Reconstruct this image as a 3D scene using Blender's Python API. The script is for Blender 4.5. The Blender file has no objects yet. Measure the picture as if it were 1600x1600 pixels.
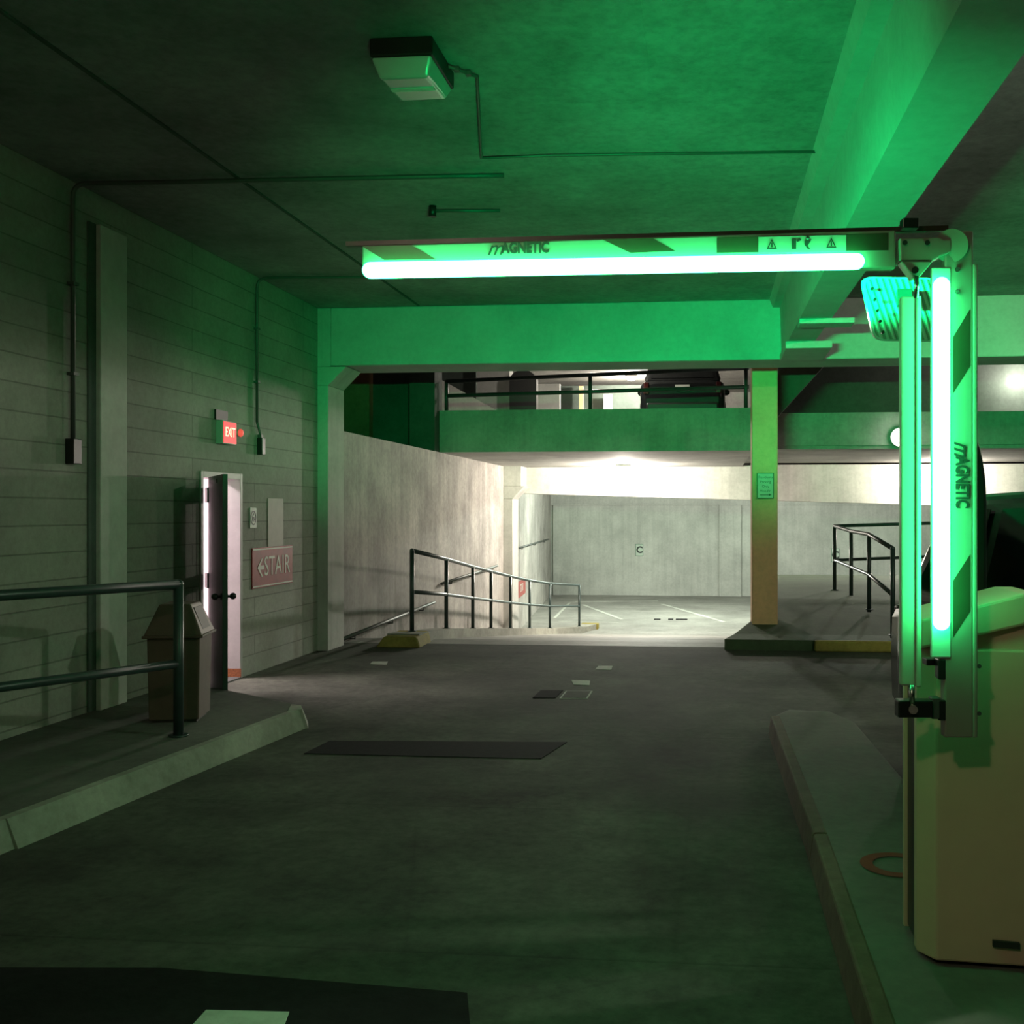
import bpy, bmesh, math, random
from mathutils import Vector, Matrix
random.seed(7)
sc = bpy.context.scene
C = sc.collection

# ------------------------------------------------------------------ camera, world, exposure
F = 1600.0; PPX = 960.0; HY = 800.0; CZ = 1.7; YAW = math.radians(5.4)
cd = bpy.data.cameras.new('camera'); cam = bpy.data.objects.new('camera', cd); C.objects.link(cam)
cam.location = (0, 0, CZ); cam.rotation_euler = (math.pi/2, 0, YAW)
cd.sensor_fit = 'HORIZONTAL'; cd.sensor_width = 36; cd.lens = 36*F/1600
cd.shift_x = (800-PPX)/1600; cd.shift_y = 0; cd.clip_start = 0.05; cd.clip_end = 200
sc.camera = cam
w = bpy.data.worlds.new('World'); sc.world = w; w.use_nodes = True
w.node_tree.nodes['Background'].inputs[0].default_value = (0.55, 0.75, 0.6, 1)
w.node_tree.nodes['Background'].inputs[1].default_value = 0.003
sc.view_settings.view_transform = 'Standard'; sc.view_settings.look = 'None'
sc.view_settings.exposure = 0.0; sc.view_settings.gamma = 1.0
sc.view_settings.use_curve_mapping = False
_s, _c = math.sin(YAW), math.cos(YAW)
def W(px, py, d):
    """pixel of the photo at a given distance in front of the lens -> world point"""
    lat = (px-PPX)/F*d
    return Vector((-d*_s+lat*_c, d*_c+lat*_s, CZ+(HY-py)/F*d))
def WX(px, py, X):
    r = (px-PPX)/F
    return W(px, py, X/(r*_c-_s))

LED_COL = (0.033, 1.0, 0.27)
LED_STR = 31.0
def light(name, loc, power, col, size=0.3, kind='AREA', rot=(0, 0, 0), spread=None, parent=None, sy=None):
    l = bpy.data.lights.new(name, kind); l.energy = power; l.color = col
    if kind == 'AREA':
        l.size = size
        if sy: l.shape = 'RECTANGLE'; l.size_y = sy
        if spread: l.spread = spread
    else: l.shadow_soft_size = size
    o = bpy.data.objects.new(name, l); C.objects.link(o); o.location = loc; o.rotation_euler = rot
    if parent: o.parent = parent
    return o
WARM = (1.0, 0.80, 0.50); NEUT = (1.0, 0.90, 0.78); PINK = (1.0, 0.80, 0.86)

# ------------------------------------------------------------------ helpers
def tag(o, label=None, cat=None, group=None, kind=None):
    if label: o['label'] = label
    if cat: o['category'] = cat
    if group: o['group'] = group
    if kind: o['kind'] = kind
    return o
def empty(name, loc=(0, 0, 0), rz=0):
    o = bpy.data.objects.new(name, None); C.objects.link(o); o.location = loc; o.rotation_euler = (0, 0, rz)
    o.empty_display_size = 0.1
    return o
class MB:
    def __init__(s): s.bm = bmesh.new(); s.flag = False
    def hexa(s, p):   # 8 corners: bottom 4 then top 4 (same winding)
        v = [s.bm.verts.new(q) for q in p]
        for f in ((3, 2, 1, 0), (4, 5, 6, 7), (0, 1, 5, 4), (1, 2, 6, 5), (2, 3, 7, 6), (3, 0, 4, 7)):
            s.bm.faces.new([v[i] for i in f])
        return s
    def box(s, x0, x1, y0, y1, z0, z1):
        return s.hexa([(x0, y0, z0), (x1, y0, z0), (x1, y1, z0), (x0, y1, z0), (x0, y0, z1), (x1, y0, z1), (x1, y1, z1), (x0, y1, z1)])
    def prism(s, pts, vec):
        vec = Vector(vec); a = [s.bm.verts.new(p) for p in pts]; b = [s.bm.verts.new(Vector(p)+vec) for p in pts]
        n = len(pts)
        s.bm.faces.new(a[::-1]); s.bm.faces.new(b)
        for i in range(n): s.bm.faces.new([a[i], a[(i+1) % n], b[(i+1) % n], b[i]])
        return s
    def cyl(s, p, q, r, r2=None, n=20, cap=True):
        p, q = Vector(p), Vector(q); r2 = r if r2 is None else r2
        ax = (q-p).normalized(); u = ax.orthogonal().normalized(); v = ax.cross(u)
        A = []; B = []
        for i in range(n):
            a = 2*math.pi*i/n; e = u*math.cos(a)+v*math.sin(a)
            A.append(s.bm.verts.new(p+e*r)); B.append(s.bm.verts.new(q+e*r2))
        for i in range(n): s.bm.faces.new([A[i], A[(i+1) % n], B[(i+1) % n], B[i]]).smooth = True
        if cap: s.bm.faces.new(A[::-1]); s.bm.faces.new(B)
        return s
    def ball(s, c, r, sc3=(1, 1, 1), n=16):
        m = Matrix.Translation(c) @ Matrix.Diagonal((*sc3, 1))
        g = bmesh.ops.create_uvsphere(s.bm, u_segments=n, v_segments=n//2+2, radius=r, matrix=m)
        for v in g['verts']:
            for f in v.link_faces: f.smooth = True
        return s
    def tube(s, pts, r, n=14):
        pts = [Vector(p) for p in pts]; rings = []; u = None
        for i, p in enumerate(pts):
            t = (pts[min(i+1, len(pts)-1)]-pts[max(i-1, 0)]).normalized()
            if u is None: u = t.orthogonal().normalized()
            u = (u-t*u.dot(t)).normalized(); v = t.cross(u)
            rings.append([s.bm.verts.new(p+(u*math.cos(2*math.pi*k/n)+v*math.sin(2*math.pi*k/n))*r) for k in range(n)])
        for a, b in zip(rings, rings[1:]):
            for k in range(n): s.bm.faces.new([a[k], a[(k+1) % n], b[(k+1) % n], b[k]]).smooth = True
        s.bm.faces.new(rings[0][::-1]); s.bm.faces.new(rings[-1])
        return s
    def capsule(s, p, q, r, n=18, fl=(1, 1)):
        p, q = Vector(p), Vector(q); ax = (q-p).normalized()
        pts = []; rr = []
        for k in range(6):
            a = math.pi/2*(1-k/5); pts.append(p-ax*r*math.sin(a)); rr.append(r*math.cos(a))
        for k in range(6):
            a = math.pi/2*k/5; pts.append(q+ax*r*math.sin(a)); rr.append(r*math.cos(a))
        u = ax.orthogonal().normalized(); v = ax.cross(u); rings = []
        for c_, rad in zip(pts, rr):
            rad = max(rad, 1e-4)
            rings.append([s.bm.verts.new(c_+(u*math.cos(2*math.pi*k/n)+v*math.sin(2*math.pi*k/n))*rad) for k in range(n)])
        for a, b in zip(rings, rings[1:]):
            for k in range(n): s.bm.faces.new([a[k], a[(k+1) % n], b[(k+1) % n], b[k]]).smooth = True
        s.bm.faces.new(rings[0][::-1]); s.bm.faces.new(rings[-1])
        return s
    def lathe(s, c, prof, n=28):
        rings = []
        for r, z in prof:
            rings.append([s.bm.verts.new((c[0]+max(r, 1e-4)*math.cos(2*math.pi*k/n), c[1]+max(r, 1e-4)*math.sin(2*math.pi*k/n), c[2]+z)) for k in range(n)])
        for a, b in zip(rings, rings[1:]):
            for k in range(n): s.bm.faces.new([a[k], a[(k+1) % n], b[(k+1) % n], b[k]]).smooth = True
        s.bm.faces.new(rings[0][::-1]); s.bm.faces.new(rings[-1])
        return s
    def build(s, name, m, parent=None, bevel=0, seg=2, sub=0):
        bmesh.ops.recalc_face_normals(s.bm, faces=s.bm.faces)
        me = bpy.data.meshes.new(name); s.bm.to_mesh(me); s.bm.free(); me.materials.append(m)
        o = bpy.data.objects.new(name, me); C.objects.link(o)
        if parent: o.parent = parent
        if bevel:
            b = o.modifiers.new('bevel', 'BEVEL'); b.width = bevel; b.segments = seg; b.limit_method = 'ANGLE'; b.angle_limit = math.radians(35)
        if sub:
            b = o.modifiers.new('sub', 'SUBSURF'); b.levels = sub; b.render_levels = sub
        return o
def struct(name, mb, m, **k):
    return tag(mb.build(name, m, **k), kind='structure')
def arc(p, c, q, n=8):      # rounded corner between p and q about corner c
    p, c, q = Vector(p), Vector(c), Vector(q)
    return [p*(1-t)**2+c*2*t*(1-t)+q*t*t for t in [i/n for i in range(n+1)]]
def text(body, size, origin, right, up, m, name, parent=None, depth=0.002, align='CENTER', shear=0, bold=0, sx=1):
    cu = bpy.data.curves.new(name, 'FONT'); cu.body = body; cu.size = size; cu.align_x = align; cu.align_y = 'CENTER'
    cu.extrude = depth/2; cu.shear = shear; cu.offset = bold; cu.resolution_u = 3
    t = bpy.data.objects.new('t', cu); C.objects.link(t)
    me = bpy.data.meshes.new_from_object(t.evaluated_get(bpy.context.evaluated_depsgraph_get()))
    bpy.data.objects.remove(t); bpy.data.curves.remove(cu)
    r = Vector(right).normalized(); u = Vector(up).normalized(); n = r.cross(u)
    M = Matrix((r*sx, u, n)).transposed().to_4x4(); M.translation = Vector(origin)
    me.transform(M); me.materials.clear(); me.materials.append(m); me.name = name
    o = bpy.data.objects.new(name, me); C.objects.link(o)
    if parent: o.parent = parent
    return o

# ------------------------------------------------------------------ materials
class NT:
    def __init__(s, name):
        s.m = bpy.data.materials.new(name); s.m.use_nodes = True; s.t = s.m.node_tree; s.n = s.t.nodes
        s.b = s.n['Principled BSDF']
    def add(s, typ, **k):
        x = s.n.new(typ)
        for a, v in k.items():
            if a.startswith('i_'):
                x.inputs[a[2:].replace('_', ' ')].default_value = v
            else: setattr(x, a, v)
        return x
    def link(s, a, b): s.t.links.new(a, b)
    def noise(s, vec, scale, detail=5, rough=.6):
        x = s.add('ShaderNodeTexNoise'); x.inputs['Scale'].default_value = scale; x.inputs['Detail'].default_value = detail; x.inputs['Roughness'].default_value = rough
        s.link(vec, x.inputs['Vector']); return x.outputs['Fac']
    def ramp(s, fac, stops):
        x = s.add('ShaderNodeValToRGB'); e = x.color_ramp.elements
        while len(e) > 1: e.remove(e[-1])
        e[0].position, e[0].color = stops[0][0], (*stops[0][1], 1)
        for p, c in stops[1:]:
            q = e.new(p); q.color = (*c, 1)
        s.link(fac, x.inputs[0]); return x.outputs[0]
    def mul(s, a, b, fac=1.0):
        x = s.add('ShaderNodeMix'); x.data_type = 'RGBA'; x.blend_type = 'MULTIPLY'; x.inputs[0].default_value = fac
        s.link(a, x.inputs[6]); s.link(b, x.inputs[7]); return x.outputs[2]
    def mapv(s, vec, sc3):
        x = s.add('ShaderNodeMapping'); x.inputs['Scale'].default_value = sc3; s.link(vec, x.inputs[0]); return x.outputs[0]
    def bump(s, h, strength=.3, dist=.01, prev=None):
        x = s.add('ShaderNodeBump'); x.inputs['Strength'].default_value = strength; x.inputs['Distance'].default_value = dist
        s.link(h, x.inputs['Height'])
        if prev: s.link(prev, x.inputs['Normal'])
        return x.outputs[0]
g3 = lambda v: (v, v, v)
def concrete(name, col, var=.35, streak=0, rough=.85, sc1=1.2, boards=None, cracks=0, spec=.3):
    t = NT(name); geo = t.add('ShaderNodeNewGeometry').outputs['Position']
    base = t.add('ShaderNodeRGB'); base.outputs[0].default_value = (*col, 1)
    n1 = t.noise(geo, sc1, 8, .65); n2 = t.noise(geo, 14, 6, .7); n3 = t.noise(geo, .35, 3, .5)
    c = t.mul(base.outputs[0], t.ramp(n1, [(.3, g3(1-var)), (.7, g3(1.0+var*.3))]))
    c = t.mul(c, t.ramp(n2, [(.3, g3(1-var*.6)), (.6, g3(1.0))]))
    c = t.mul(c, t.ramp(n3, [(.35, g3(1-var*.7)), (.65, g3(1.05))]))
    if streak:
        v = t.noise(t.mapv(geo, (5, 5, .25)), 1.0, 6, .7)
        c = t.mul(c, t.ramp(v, [(.36, g3(1-streak)), (.56, g3(1.0))]))
        v2 = t.noise(t.mapv(geo, (14, 14, .8)), 1.0, 4, .7)
        c = t.mul(c, t.ramp(v2, [(.30, g3(1-streak*.35)), (.48, g3(1.0))]))
    if cracks:
        vo = t.add('ShaderNodeTexVoronoi', feature='DISTANCE_TO_EDGE'); vo.inputs['Scale'].default_value = .45
        wob = t.add('ShaderNodeMixRGB') if False else None
        t.link(geo, vo.inputs['Vector'])
        c = t.mul(c, t.ramp(vo.outputs['Distance'], [(0, g3(1-cracks)), (.008, g3(1))]))
    nb = t.bump(n2, .35, .006)
    if boards:   # (axis, spacing)
        sep = t.add('ShaderNodeSeparateXYZ'); t.link(geo, sep.inputs[0])
        md = t.add('ShaderNodeMath', operation='FRACT'); mm = t.add('ShaderNodeMath', operation='MULTIPLY'); mm.inputs[1].default_value = 1/boards[1]
        t.link(sep.outputs[boards[0]], mm.inputs[0]); t.link(mm.outputs[0], md.inputs[0])
        c = t.mul(c, t.ramp(md.outputs[0], [(0, g3(.5)), (.012, g3(1))]), .6)
    t.link(c, t.b.inputs['Base Color']); t.b.inputs['Roughness'].default_value = rough
    t.b.inputs['Specular IOR Level'].default_value = spec
    t.link(nb, t.b.inputs['Normal']); return t.m
def blockwall(name, col):
    t = NT(name); geo = t.add('ShaderNodeNewGeometry').outputs['Position']
    sep = t.add('ShaderNodeSeparateXYZ'); t.link(geo, sep.inputs[0])
    cb = t.add('ShaderNodeCombineXYZ'); t.link(sep.outputs[1], cb.inputs[0]); t.link(sep.outputs[2], cb.inputs[1])
    br = t.add('ShaderNodeTexBrick'); t.link(cb.outputs[0], br.inputs['Vector'])
    br.inputs['Scale'].default_value = 1; br.inputs['Brick Width'].default_value = 2.6; br.inputs['Row Height'].default_value = .2
    br.inputs['Mortar Size'].default_value = .006; br.inputs['Mortar Smooth'].default_value = .3
    br.inputs['Color1'].default_value = (*col, 1); br.inputs['Color2'].default_value = (*[v*.9 for v in col], 1); br.inputs['Mortar'].default_value = (*[v*.62 for v in col], 1)
    n1 = t.noise(geo, 1.1, 8, .65); n2 = t.noise(geo, 22, 5, .7)
    c = t.mul(br.outputs['Color'], t.ramp(n1, [(.3, g3(.7)), (.7, g3(1.08))]))
    c = t.mul(c, t.ramp(n2, [(.3, g3(.82)), (.6, g3(1))]))
    inv = t.add('ShaderNodeMath', operation='SUBTRACT'); inv.inputs[0].default_value = 1; t.link(br.outputs['Fac'], inv.inputs[1])
    nb = t.bump(inv.outputs[0], .7, .012); nb = t.bump(n2, .3, .004, nb)
    t.link(c, t.b.inputs['Base Color']); t.link(nb, t.b.inputs['Normal']); t.b.inputs['Roughness'].default_value = .75
    return t.m
def plain(name, col, rough=.5, metal=0, var=.12, spec=.5, coat=0, sc1=9):
    t = NT(name); geo = t.add('ShaderNodeNewGeometry').outputs['Position']
    base = t.add('ShaderNodeRGB'); base.outputs[0].default_value = (*col, 1)
    n = t.noise(geo, sc1, 6, .6)
    c = t.mul(base.outputs[0], t.ramp(n, [(.3, g3(1-var)), (.65, g3(1))]))
    t.link(c, t.b.inputs['Base Color']); t.b.inputs['Roughness'].default_value = rough; t.b.inputs['Metallic'].default_value = metal
    t.b.inputs['Specular IOR Level'].default_value = spec; t.b.inputs['Coat Weight'].default_value = coat
    return t.m
def emit(name, col, st):
    t = NT(name); t.b.inputs['Base Color'].default_value = (*col, 1)
    t.b.inputs['Emission Color'].default_value = (*col, 1); t.b.inputs['Emission Strength'].default_value = st
    return t.m
M = {}
M['block'] = blockwall('painted_block', (.34, .35, .29))
M['wall_conc'] = concrete('stained_wall_concrete', (.54, .50, .46), .42, streak=.24)
M['pale_conc'] = concrete('pale_concrete', (.55, .54, .50), .22, streak=.12)
M['beam'] = concrete('beam_concrete', (.50, .51, .48), .2)
M['ceil'] = concrete('ceiling_concrete', (.42, .43, .41), .45, sc1=.9)
M['slab'] = concrete('slab_concrete', (.46, .46, .43), .3, streak=.12, boards=None)
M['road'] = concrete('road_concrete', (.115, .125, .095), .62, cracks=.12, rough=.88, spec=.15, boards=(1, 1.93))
M['ramp'] = concrete('ramp_concrete', (.34, .33, .30), .35, rough=.7)
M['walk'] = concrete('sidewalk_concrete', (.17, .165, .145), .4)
M['curb'] = concrete('curb_concrete', (.42, .41, .35), .4)
M['island'] = concrete('island_concrete', (.19, .19, .16), .35)
M['islandcurb'] = concrete('island_curb_paint', (.20, .14, .09), .5)
M['asphalt'] = concrete('asphalt_patch', (.02, .02, .02), .5, rough=.95, spec=.08)
M['yellow'] = concrete('yellow_curb_paint', (.42, .34, .08), .45)
M['column'] = concrete('column_paint', (.90, .55, .30), .2)
M['brown'] = concrete('brown_brick', (.34, .18, .10), .3)
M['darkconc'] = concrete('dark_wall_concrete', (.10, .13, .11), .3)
M['rail'] = plain('green_rail_paint', (.035, .06, .055), .38, 0, .3)
M['darkmetal'] = plain('dark_metal', (.02, .022, .02), .4, .4)
M['galv'] = plain('grey_conduit', (.10, .11, .10), .5, .3)
M['trash'] = plain('trash_can_paint', (.12, .08, .055), .55, 0, .25)
M['trashin'] = plain('trash_flap', (.05, .04, .03), .6)
M['door'] = plain('green_door_paint', (.03, .055, .038), .4)
M['frame'] = plain('door_frame_paint', (.40, .40, .38), .45)
M['stairwall'] = plain('stairwell_plaster', (.80, .72, .74), .8)
M['red'] = plain('red_sign', (.36, .03, .025), .5, 0, .4, sc1=5)
M['redfaded'] = plain('faded_red_sign', (.42, .09, .08), .5, 0, .3)
M['white'] = plain('white_letter', (.75, .73, .66), .5)
M['plate'] = plain('grey_plate', (.42, .39, .34), .6)
M['signwhite'] = plain('sign_white', (.50, .56, .48), .5)
M['signgreen'] = plain('sign_green', (.02, .12, .06), .5)
M['cream'] = plain('cream_powder_coat', (.68, .47, .33), .42, 0, .06)
M['armpaint'] = plain('white_arm_paint', (.27, .26, .21), .4, 0, .06)
M['rodpaint'] = plain('white_rod_paint', (.38, .37, .30), .35, 0, .06)
M['sticker'] = plain('dark_reflective_sticker', (.045, .04, .022), .35)
M['black'] = plain('black_plastic', (.012, .013, .012), .35)
M['steel'] = plain('bright_steel', (.55, .55, .5), .25, 1)
M['text_dark'] = plain('dark_lettering', (.025, .03, .025), .5)
M['carpaint'] = plain('black_car_paint', (.010, .012, .012), .2, 0, .05, .5, .15)
M['tyre'] = plain('tyre_rubber', (.012, .012, .012), .8)
M['chrome'] = plain('rim_metal', (.35, .36, .36), .3, .9)
M['glassdark'] = plain('tinted_glass', (.006, .008, .008), .05, 0, .02, .8)
M['lampglass'] = plain('lamp_lens', (.5, .55, .52), .15, 0, .05, .7)
M['lamp'] = emit('lit_lamp', (1.0, .94, .86), 30)
M['lamp2'] = emit('lit_wall_lamp', (1.0, .96, .92), 14)
M['exitred'] = emit('exit_sign_red', (1.0, .05, .06), .8)
M['exitwhite'] = emit('exit_letters', (1.0, .62, .42), 1.6)
M['redlamp'] = emit('small_red_lamp', (1.0, .10, .08), .7)
M['paint'] = concrete('white_road_paint', (.62, .62, .56), .35)
M['redpaint'] = concrete('red_ring_paint', (.36, .07, .03), .4)
M['led'] = NT('green_led').m
_b = M['led'].node_tree.nodes['Principled BSDF']; _b.inputs['Base Color'].default_value = (.1, .6, .3, 1)
_b.inputs['Emission Color'].default_value = (*LED_COL, 1); _b.inputs['Emission Strength'].default_value = LED_STR
M['led_top'] = NT('green_led_uplight').m
_b = M['led_top'].node_tree.nodes['Principled BSDF']; _b.inputs['Base Color'].default_value = (.1, .6, .3, 1)
_b.inputs['Emission Color'].default_value = (.01, 1.0, .24, 1); _b.inputs['Emission Strength'].default_value = 20
def lensmat():
    t = NT('ribbed_prismatic_lens'); geo = t.add('ShaderNodeTexCoord').outputs['Object']
    wv = t.add('ShaderNodeTexWave'); wv.inputs['Scale'].default_value = 22; wv.bands_direction = 'DIAGONAL'; t.link(geo, wv.inputs[0])
    c = t.ramp(wv.outputs['Fac'], [(.3, (.20, .28, .22)), (.6, (.5, .56, .5))])
    t.link(c, t.b.inputs['Base Color']); t.b.inputs['Roughness'].default_value = .2; t.link(t.bump(wv.outputs['Fac'], .6, .01), t.b.inputs['Normal'])
    return t.m
M['lens'] = lensmat()
M['tail'] = plain('dark_red_lens', (.03, .003, .003), .3)

# ------------------------------------------------------------------ structure: left side
XL = -4.8; CH = 4.2
mb = MB()
DY0, DY1, DH = 9.24, 10.10, 2.09
mb.box(XL-.2, XL, -4, DY0, 0-.1, CH); mb.box(XL-.2, XL, DY1, 12.15, -.1, CH); mb.box(XL-.2, XL, DY0, DY1, DH, CH)
struct('wall_left', mb, M['block'])
# near pilaster on the left wall
y0, y1 = WX(148, 600, XL).y, WX(190, 600, XL).y
M['pil'] = concrete('pilaster_paint', (.66, .66, .60), .2)
struct('trim_1', MB().box(XL, XL+.05, y0, y1, 0, 3.95), M['pil'], bevel=.008)
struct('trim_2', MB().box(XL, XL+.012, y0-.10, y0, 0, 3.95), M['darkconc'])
# corner pilaster with haunch under the cross beam
mb = MB(); mb.box(XL-.2, XL+.13, 12.15, 12.7, -.2, 3.25)
mb.prism([(XL-.2, 12.15, 3.25), (XL+.13, 12.15, 3.25), (XL+.36, 12.15, 3.48), (XL-.2, 12.15, 3.48)], (0, .55, 0))
mb.box(XL-.2, XL+.16, 12.15, 12.7, 3.48, CH)
struct('trim_3', mb, M['pale_conc'], bevel=.01)
# retaining wall along the ramp (two straight runs) and its pilaster
zt = 2.76
mb = MB(); mb.box(XL-.35, XL, 12.7, 23.4, -1.6, zt)
struct('wall_ramp_left', mb, M['wall_conc'])
mb = MB(); mb.prism([(XL-.35, 24.1, -1.7), (XL, 24.1, -1.7), (-6.0, 38.2, -1.7), (-6.4, 38.2, -1.7)], (0, 0, 5))
struct('wall_far_left', mb, M['wall_conc'])
mb = MB(); mb.box(XL-.35, XL+.22, 23.4, 24.1, -1.7, 2.0)
mb.prism([(XL-.3, 23.4, 2.0), (XL+.22, 23.4, 2.0), (XL+.5, 23.4, 2.3), (XL-.3, 23.4, 2.3)], (0, .7, 0))
mb.box(XL-.35, XL+.42, 23.4, 24.1, 2.3, 2.9)
struct('trim_4', mb, M['pale_conc'], bevel=.012)

# ------------------------------------------------------------------ ceiling and beams
struct('ceiling', MB().box(-5, 14, -4, 12.7, CH, CH+.25), M['ceil'])
# seams of the formwork, raised fins
for x, h_ in ((-3.52, .012), (-.35, .004)):
    struct('trim_%d' % (5 if x < -1 else 6), MB().box(x-h_, x+h_, -3.5, 12.1, CH-h_, CH), M['darkconc'] if x < -1 else M['ceil'])
# cross beam
mb = MB(); mb.box(XL+.16, 14, 12.15, 12.85, 3.49, CH)
struct('cross_beam', mb, M['beam'], bevel=.015)
# longitudinal beam to the column
mb = MB()
mb.hexa([(.98, -4, 3.55), (1.42, -4, 3.55), (1.10, 12.15, 3.55), (.82, 12.15, 3.55), (.92, -4, CH), (1.5, -4, CH), (1.18, 12.15, CH), (.80, 12.15, CH)])
mb.hexa([(.78, -4, CH-.10), (.95, -4, CH-.10), (.86, 12.15, CH-.10), (.72, 12.15, CH-.10), (.74, -4, CH), (.95, -4, CH), (.86, 12.15, CH), (.68, 12.15, CH)])
struct('long_beam', mb, M['beam'])
mb = MB(); mb.box(.80, 1.30, 11.2, 12.15, 3.47, 3.55)
mb.box(.84, 1.36, 9.9, 10.15, 3.50, 3.55)
struct('beam_corbel', mb, M['beam'], bevel=.01)

# ------------------------------------------------------------------ lower / upper decks beyond
RZ0 = 12.95
struct('slab_left', MB().box(XL, .72, 17.8, 24.1, 2.76, 3.50), M['slab'])
mb = MB(); mb.box(.72, 14, 17.8, 24.1, 2.84, 3.40); mb.box(.72, 14, 17.86, 18.3, 2.78, 2.95)
struct('slab_right', mb, M['slab'])
struct('slab_far', MB().box(-7, 14, 24.1, 40, 2.8, 3.45), M['slab'])
# sloping far beam
mb = MB(); a = W(800, 770, 24); b = W(1640, 797, 24)
mb.hexa([(XL, 24.1, a.z), (9.5, 24.1, 1.73), (9.5, 24.8, 1.73), (XL, 24.8, a.z), (XL, 24.1, 2.85), (9.5, 24.1, 2.85), (9.5, 24.8, 2.85), (XL, 24.8, 2.85)])
struct('far_beam', mb, M['pale_conc'])
# far wall with pilasters
mb = MB(); mb.box(-6.4, 16, 38, 38.3, -1.6, 3.2)
struct('wall_back', mb, M['pale_conc'])
mb = MB()
for px0, px1 in ((862, 876), (1124, 1158)):
    mb.box(W(px0, 800, 38).x, W(px1, 800, 38).x, 37.9, 38, -1.5, 1.95)
mb.box(-6, 14, 37.93, 38, 1.95, 2.0)
struct('trim_7', mb, M['pale_conc'], bevel=.01)
struct('wall_right', MB().box(13.8, 14, -4, 38, -1.6, 8), M['darkconc'])

# upper level: back wall, ceiling, openings
struct('ceiling_upper', MB().box(-9, 14, 12.85, 36, 5.65, 5.9), M['slab'])
upanel_dummy = 0
struct('wall_upper_back', MB().box(-9, 14, 34, 34.2, 3.4, 5.65), M['slab'])
def upanel(px0, py0, px1, py1, d, m, name, th=.1):
    a = W(px0, py1, d); b = W(px1, py0, d)
    return struct(name, MB().box(a.x, b.x, a.y, a.y+th, a.z, b.z), M[m])
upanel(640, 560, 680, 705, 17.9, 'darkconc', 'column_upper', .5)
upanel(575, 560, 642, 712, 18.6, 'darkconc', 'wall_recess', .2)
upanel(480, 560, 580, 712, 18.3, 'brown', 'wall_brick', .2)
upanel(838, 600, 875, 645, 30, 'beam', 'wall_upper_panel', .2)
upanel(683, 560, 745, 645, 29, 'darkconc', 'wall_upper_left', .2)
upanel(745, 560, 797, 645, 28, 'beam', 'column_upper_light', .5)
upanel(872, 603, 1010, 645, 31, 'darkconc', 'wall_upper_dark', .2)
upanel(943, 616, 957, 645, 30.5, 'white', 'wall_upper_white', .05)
upanel(905, 603, 911, 645, 30.5, 'column', 'column_upper_yellow', .2)
# sloping ramp wall up there
p = [W(683, 645, 26), W(783, 645, 26), W(683, 590, 26)]
struct('wall_upper_ramp', MB().prism(p, (0, .2, 0)), M['pale_conc'])
# dark door niche with rounded top
mb = MB(); P0 = []
for px, py in ((796, 645), (796, 590), (803, 582), (812, 578), (824, 578), (832, 583), (838, 592), (838, 645)): P0.append(W(px, py, 27))
mb.prism(P0, (0, .3, 0)); struct('wall_upper_niche', mb, M['darkmetal'])
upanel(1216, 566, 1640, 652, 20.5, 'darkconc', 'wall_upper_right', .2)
# diagonal brace of the ramp above
mb = MB(); q = [W(1236, 560, 15.5), W(1298, 560, 15.5), W(1216, 650, 15.5), W(1204, 640, 15.5), W(1210, 590, 15.5)]
struct('ramp_beam', MB().prism(q, (0, .5, 0)), M['darkconc'])

# column
cL, cR = W(1175, 800, 13.75), W(1215, 800, 13.75)
struct('column_centre', MB().box(cL.x, cR.x, cL.y, cL.y+.5, .05, 5.6), M['column'], bevel=.015)

# ------------------------------------------------------------------ floors
mb = MB()
xs = [-4.8, 14]
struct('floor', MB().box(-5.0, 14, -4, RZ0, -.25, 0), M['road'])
def rampz(y):
    if y < RZ0+.6: return -.035*(y-RZ0)
    return max(-1.4, -.02-.112*(y-RZ0-.6))
mb = MB(); ys = [RZ0, RZ0+.3, RZ0+.6, RZ0+1, 15, 20, 24.5, 25.9, 27, 38.2]
for a, b in zip(ys, ys[1:]):
    xr = 14 if a > 21.8 else (.9 if a < 21.8 else 14)
    mb.hexa([(-6.4, a, rampz(a)-.3), (xr, a, rampz(a)-.3), (xr, b, rampz(b)-.3), (-6.4, b, rampz(b)-.3), (-6.4, a, rampz(a)), (xr, a, rampz(a)), (xr, b, rampz(b)), (-6.4, b, rampz(b))])
struct('floor_ramp', mb, M['ramp'])
# raised platform around the column and to its right
mb = MB()
prof = [(12.7, .13), (13.2, .14), (14.2, .22), (16, .36), (18.5, .42), (21.5, .40)]
tip = W(1132, 1003, 12.7)
left = [tip.x, .30, .57, .66, .78, .92]
for i in range(len(prof)-1):
    (ya, za), (yb, zb) = prof[i], prof[i+1]
    mb.hexa([(left[i], ya, -1.2 if ya > 13 else -.2), (14, ya, -1.2 if ya > 13 else -.2), (14, yb, -1.2), (left[i+1], yb, -1.2), (left[i], ya, za), (14, ya, za), (14, yb, zb), (left[i+1], yb, zb)])
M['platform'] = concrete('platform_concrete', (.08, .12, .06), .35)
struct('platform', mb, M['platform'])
struct('curb_yellow', MB().box(W(1270, 900, 12.7).x, W(1400, 900, 12.7).x, 12.62, 12.72, 0, .135), M['yellow'], bevel=.02)
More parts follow.
